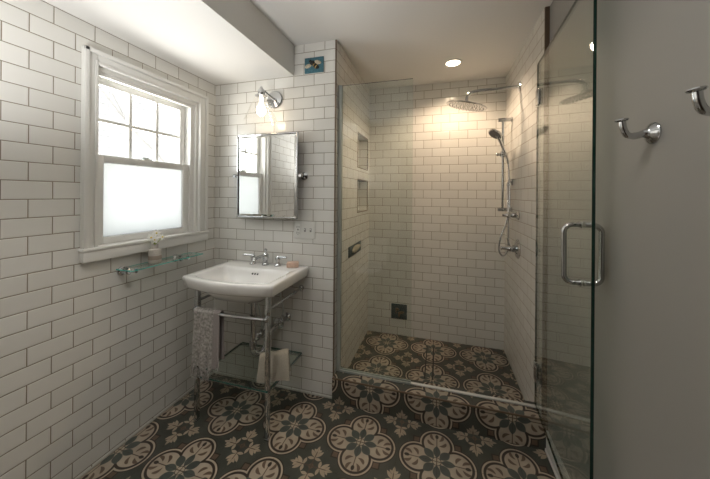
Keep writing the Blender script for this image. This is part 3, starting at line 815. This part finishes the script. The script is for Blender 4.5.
# ------------------------------------------------------------------ glass wall shelf with vase
GS = .988
sh = thing('glass_wall_shelf', 'narrow clear glass shelf on chrome posts below the window', 'shelf', (.06, -.505, GS))
glassbox('glass_plate', .004, .125, -.702, -.236, GS-.006, GS, sh, 'aquaedge', mat='glass')
for y in (-.672, -.345):
    b = MB(); b.cyl(V(.03,y,GS-.016), V(.108,y,GS-.016), .006); b.ball((.108,y,GS-.012), .010); b.lathe((.108,y,GS-.002), (0,0,1), [(.009,0),(.009,.006),(.004,.009)]); b.lathe((.0005,y,GS-.018), (1,0,0), [(.024,0),(.024,.006),(.014,.012),(.011,.018),(.011,.034),(.016,.038),(.017,.056),(.010,.062)]); b.lathe((.046,y,GS+.001), (0,0,1), [(.012,0),(.012,.004),(.006,.008)])
    b.build('shelf_post', M['chrome'], sh)
vs = thing('bud_vase', 'small grey stoneware bud vase on the glass wall shelf', 'vase', (.062, -.53, GS))
b = MB(); b.lathe((.062,-.53,GS+.0005), (0,0,1), [(.030,0),(.033,.003),(.0335,.010),(.0335,.074),(.031,.080),(.019,.083),(.0165,.086),(.0165,.108),(.013,.108),(.013,.098)], 32); b.build('vase_body', M['stone'], vs)
b = MB(); b.lathe((.062,-.53,GS+.020), (0,0,1), [(.0337,0),(.0339,.004),(.0339,.020),(.0337,.024)], 32); b.build('glaze_band', M['stonedark'], vs)
fl = thing('flower_sprig', 'white blossoms with yellow centres on short stems in the bud vase', 'flowers', (.062, -.53, GS+.095))
b = MB()
heads = [(.070,-.560,GS+.152,-.35), (.058,-.520,GS+.172,.1), (.075,-.498,GS+.146,.5), (.066,-.538,GS+.135,-.2)]
for hx, hy, hz, a in heads: b.tube(bez([(.062,-.53,GS+.103),((hx+.062)/2,(hy-.53)/2,GS+.125),(hx,hy,hz)],5), .0016, 6)
b.ball((.060,-.528,GS+.118), .010, 1, 1, .8)
b.build('stems', M['stalk'], fl)
for hx, hy, hz, a in heads:
    b = MB(); n0 = V(.75, a*.8-.35, .35).normalized(); t1 = n0.cross(V(0,0,1)).normalized(); t2 = n0.cross(t1)
    for k in range(6):
        t = 2*PI*k/6; d = t1*math.cos(t)+t2*math.sin(t)
        Mx = Matrix((d, n0.cross(d), n0)).transposed()
        b.ball(V(hx,hy,hz)+d*.012+n0*.002, .012, 1.0, .55, .16, Mx, 10, 6)
    f = b.build('blossom', M['petal'], fl)
    b = MB(); b.ball(V(hx,hy,hz)+n0*.005, .0045); b.build('blossom_centre', M['yellow'], f)

# ------------------------------------------------------------------ robe hooks on the right wall
hk = thing('robe_hook', 'chrome robe hook on the grey wall nearer the glass door', 'hook', (XP, -.812, 1.584), 'robe hooks on the grey wall')
HYk, HZk = -.812, 1.584
b = MB(); b.lathe((XP-.0005,HYk,HZk), (-1,0,0), [(.031,0),(.031,.003),(.027,.008),(.019,.013),(.013,.018),(.009,.028)], 36); b.build('base', M['chrome'], hk)
b = MB(); b.tube(bez([(XP-.022,HYk,HZk),(XP-.045,HYk-.002,HZk-.006),(XP-.064,HYk-.004,HZk-.002),(XP-.074,HYk-.006,HZk+.016),(XP-.077,HYk-.006,HZk+.036)],6), [.0100]*8+[.0088]*17, 14); b.build('hook_arm', M['chrome'], hk)
b = MB(); b.lathe((XP-.077,HYk-.006,HZk+.034), V(-.1,0,1), [(.006,0),(.013,.003),(.016,.006),(.015,.009),(.006,.011)]); b.build('hook_tip', M['chrome'], hk)
dup(hk, (0, -.247, .000), 'chrome robe hook on the grey wall cut by the photo edge')

# ------------------------------------------------------------------ toilet (the shower glass mirrors it)
tl_ = thing('toilet', 'white toilet seen only as a faint mirror image in the fixed shower glass', 'toilet', (.35, -1.43, 0))
def oval(cx, cy, rx, ry, z, n=36, back=None):
    P = []
    for k in range(n):
        t = 2*PI*k/n; x = cx+rx*math.cos(t)
        if back is not None: x = max(x, back)
        P.append(V(x, cy+ry*math.sin(t), z))
    return P
TYc = -1.43
b = MB(); b.loft([oval(.40,TYc,.22,.115,.001), oval(.41,TYc,.21,.105,.06), oval(.43,TYc,.20,.105,.20), oval(.45,TYc,.235,.15,.32), oval(.46,TYc,.25,.18,.385), oval(.46,TYc,.25,.18,.40)]); b.build('bowl', M['porcelain'], tl_)
b = MB(); b.loft([oval(.46,TYc,.252,.182,.401), oval(.46,TYc,.256,.186,.41), oval(.46,TYc,.256,.186,.432), oval(.46,TYc,.245,.175,.440)]); b.build('seat_lid', M['porcelain'], tl_)
b = MB(); b.box(.012, .205, TYc-.195, TYc+.195, .41, .74, .02, 3); tk = b.build('tank', M['porcelain'], tl_)
b = MB(); b.box(.008, .215, TYc-.20, TYc+.20, .742, .775, .01, 3); b.build('tank_lid', M['porcelain'], tk)
b = MB(); b.cyl(V(.206,TYc-.13,.68), V(.222,TYc-.13,.68), .012); b.box(.216, .224, TYc-.135, TYc-.07, .674, .686, .003); b.build('flush_lever', M['chrome'], tk)

tl_.location = (.79, -1.79, 0); tl_.rotation_euler = (0, 0, PI/2)

# ------------------------------------------------------------------ light
w = bpy.data.worlds.new('overcast_sky'); SC.world = w; w.use_nodes = True
wn = w.node_tree; bg = wn.nodes['Background']
tcw = wn.nodes.new('ShaderNodeTexCoord'); sw_ = wn.nodes.new('ShaderNodeSeparateXYZ'); wn.links.new(tcw.outputs['Generated'], sw_.inputs[0])
wr = wn.nodes.new('ShaderNodeValToRGB'); wn.links.new(sw_.outputs[2], wr.inputs['Fac'])
wm = wn.nodes.new('ShaderNodeMapRange'); wm.inputs['From Min'].default_value = -.25; wm.inputs['From Max'].default_value = .15
wn.links.new(sw_.outputs[2], wm.inputs['Value']); wn.links.new(wm.outputs['Result'], wr.inputs['Fac'])
wr.color_ramp.elements[0].color = (1.0, .97, .92, 1); wr.color_ramp.elements[1].color = (.44, .455, .465, 1)     # sunlit ground, overcast sky
wn.links.new(wr.outputs['Color'], bg.inputs['Color']); bg.inputs['Strength'].default_value = 14.0
def light(name, kind, loc, energy, col, **kw):
    l = bpy.data.lights.new(name, kind); l.energy = energy; l.color = col
    for k, v in kw.items(): setattr(l, k, v)
    o = bpy.data.objects.new(name, l); COL.objects.link(o); o.location = loc; return o
p = light('window_portal', 'AREA', (-.145, -.49, 1.58), 1, (1,1,1), shape='RECTANGLE', size=.95, size_y=.66)
p.rotation_euler = (0, math.radians(-90), 0); p.data.cycles.is_portal = True
light('shower_downlight', 'SPOT', (1.784, .561, ZC-.012), 38, (1, .76, .53), spot_size=math.radians(150), spot_blend=.6, shadow_soft_size=.05)
light('sconce_bulb', 'POINT', (SX, SY-.01, 1.925), .55, (1, .76, .50), shadow_soft_size=.03)
for x_, y_, e_, a_ in ((1.62, -1.15, 14, 155), (.80, -1.42, 32, 100)):  # out-of-view fill spots added to brighten floor, toilet and lower walls
    light('added_ceiling_fill', 'SPOT', (x_, y_, ZC-.012 if x_ > .68 else ZL-.012), e_, (1, .95, .89), spot_size=math.radians(a_), spot_blend=.7, shadow_soft_size=.09)
ul = light('added_uplight_fill', 'SPOT', (.60, -1.70, 1.30), 47, (1, .99, .97), spot_size=math.radians(150), spot_blend=.6, shadow_soft_size=.12)  # upward fill spot added out of view, bounces off the soffit
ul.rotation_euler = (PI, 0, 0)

# ------------------------------------------------------------------ camera
cam = bpy.data.cameras.new('camera'); co = bpy.data.objects.new('camera', cam); COL.objects.link(co); SC.camera = co
f, cy, roll, yaw, CX, CYc, CZc, cx = 282.06, 194.283, .008, .2769, 1.6872, -1.8128, 1.4035, 359.3
cam.sensor_fit = 'HORIZONTAL'; cam.sensor_width = 36; cam.lens = f*36/710
cam.shift_x = (355-cx)/710; cam.shift_y = (cy-239.5)/710
cam.clip_start = .02
R = Matrix.Rotation(yaw, 3, 'Z') @ Matrix.Rotation(PI/2, 3, 'X') @ Matrix.Rotation(roll, 3, 'Z')
co.location = (CX, CYc, CZc); co.rotation_euler = R.to_euler()

SC.view_settings.view_transform = 'Standard'; SC.view_settings.look = 'None'; SC.view_settings.gamma = 1; SC.view_settings.use_curve_mapping = False
SC.view_settings.exposure = 0.43
SC.cycles.use_denoising = True
SC.cycles.max_bounces = 14; SC.cycles.transparent_max_bounces = 24; SC.cycles.diffuse_bounces = 6; SC.cycles.glossy_bounces = 6
SC.cycles.caustics_reflective = False; SC.cycles.caustics_refractive = False
SC.cycles.sample_clamp_indirect = 8
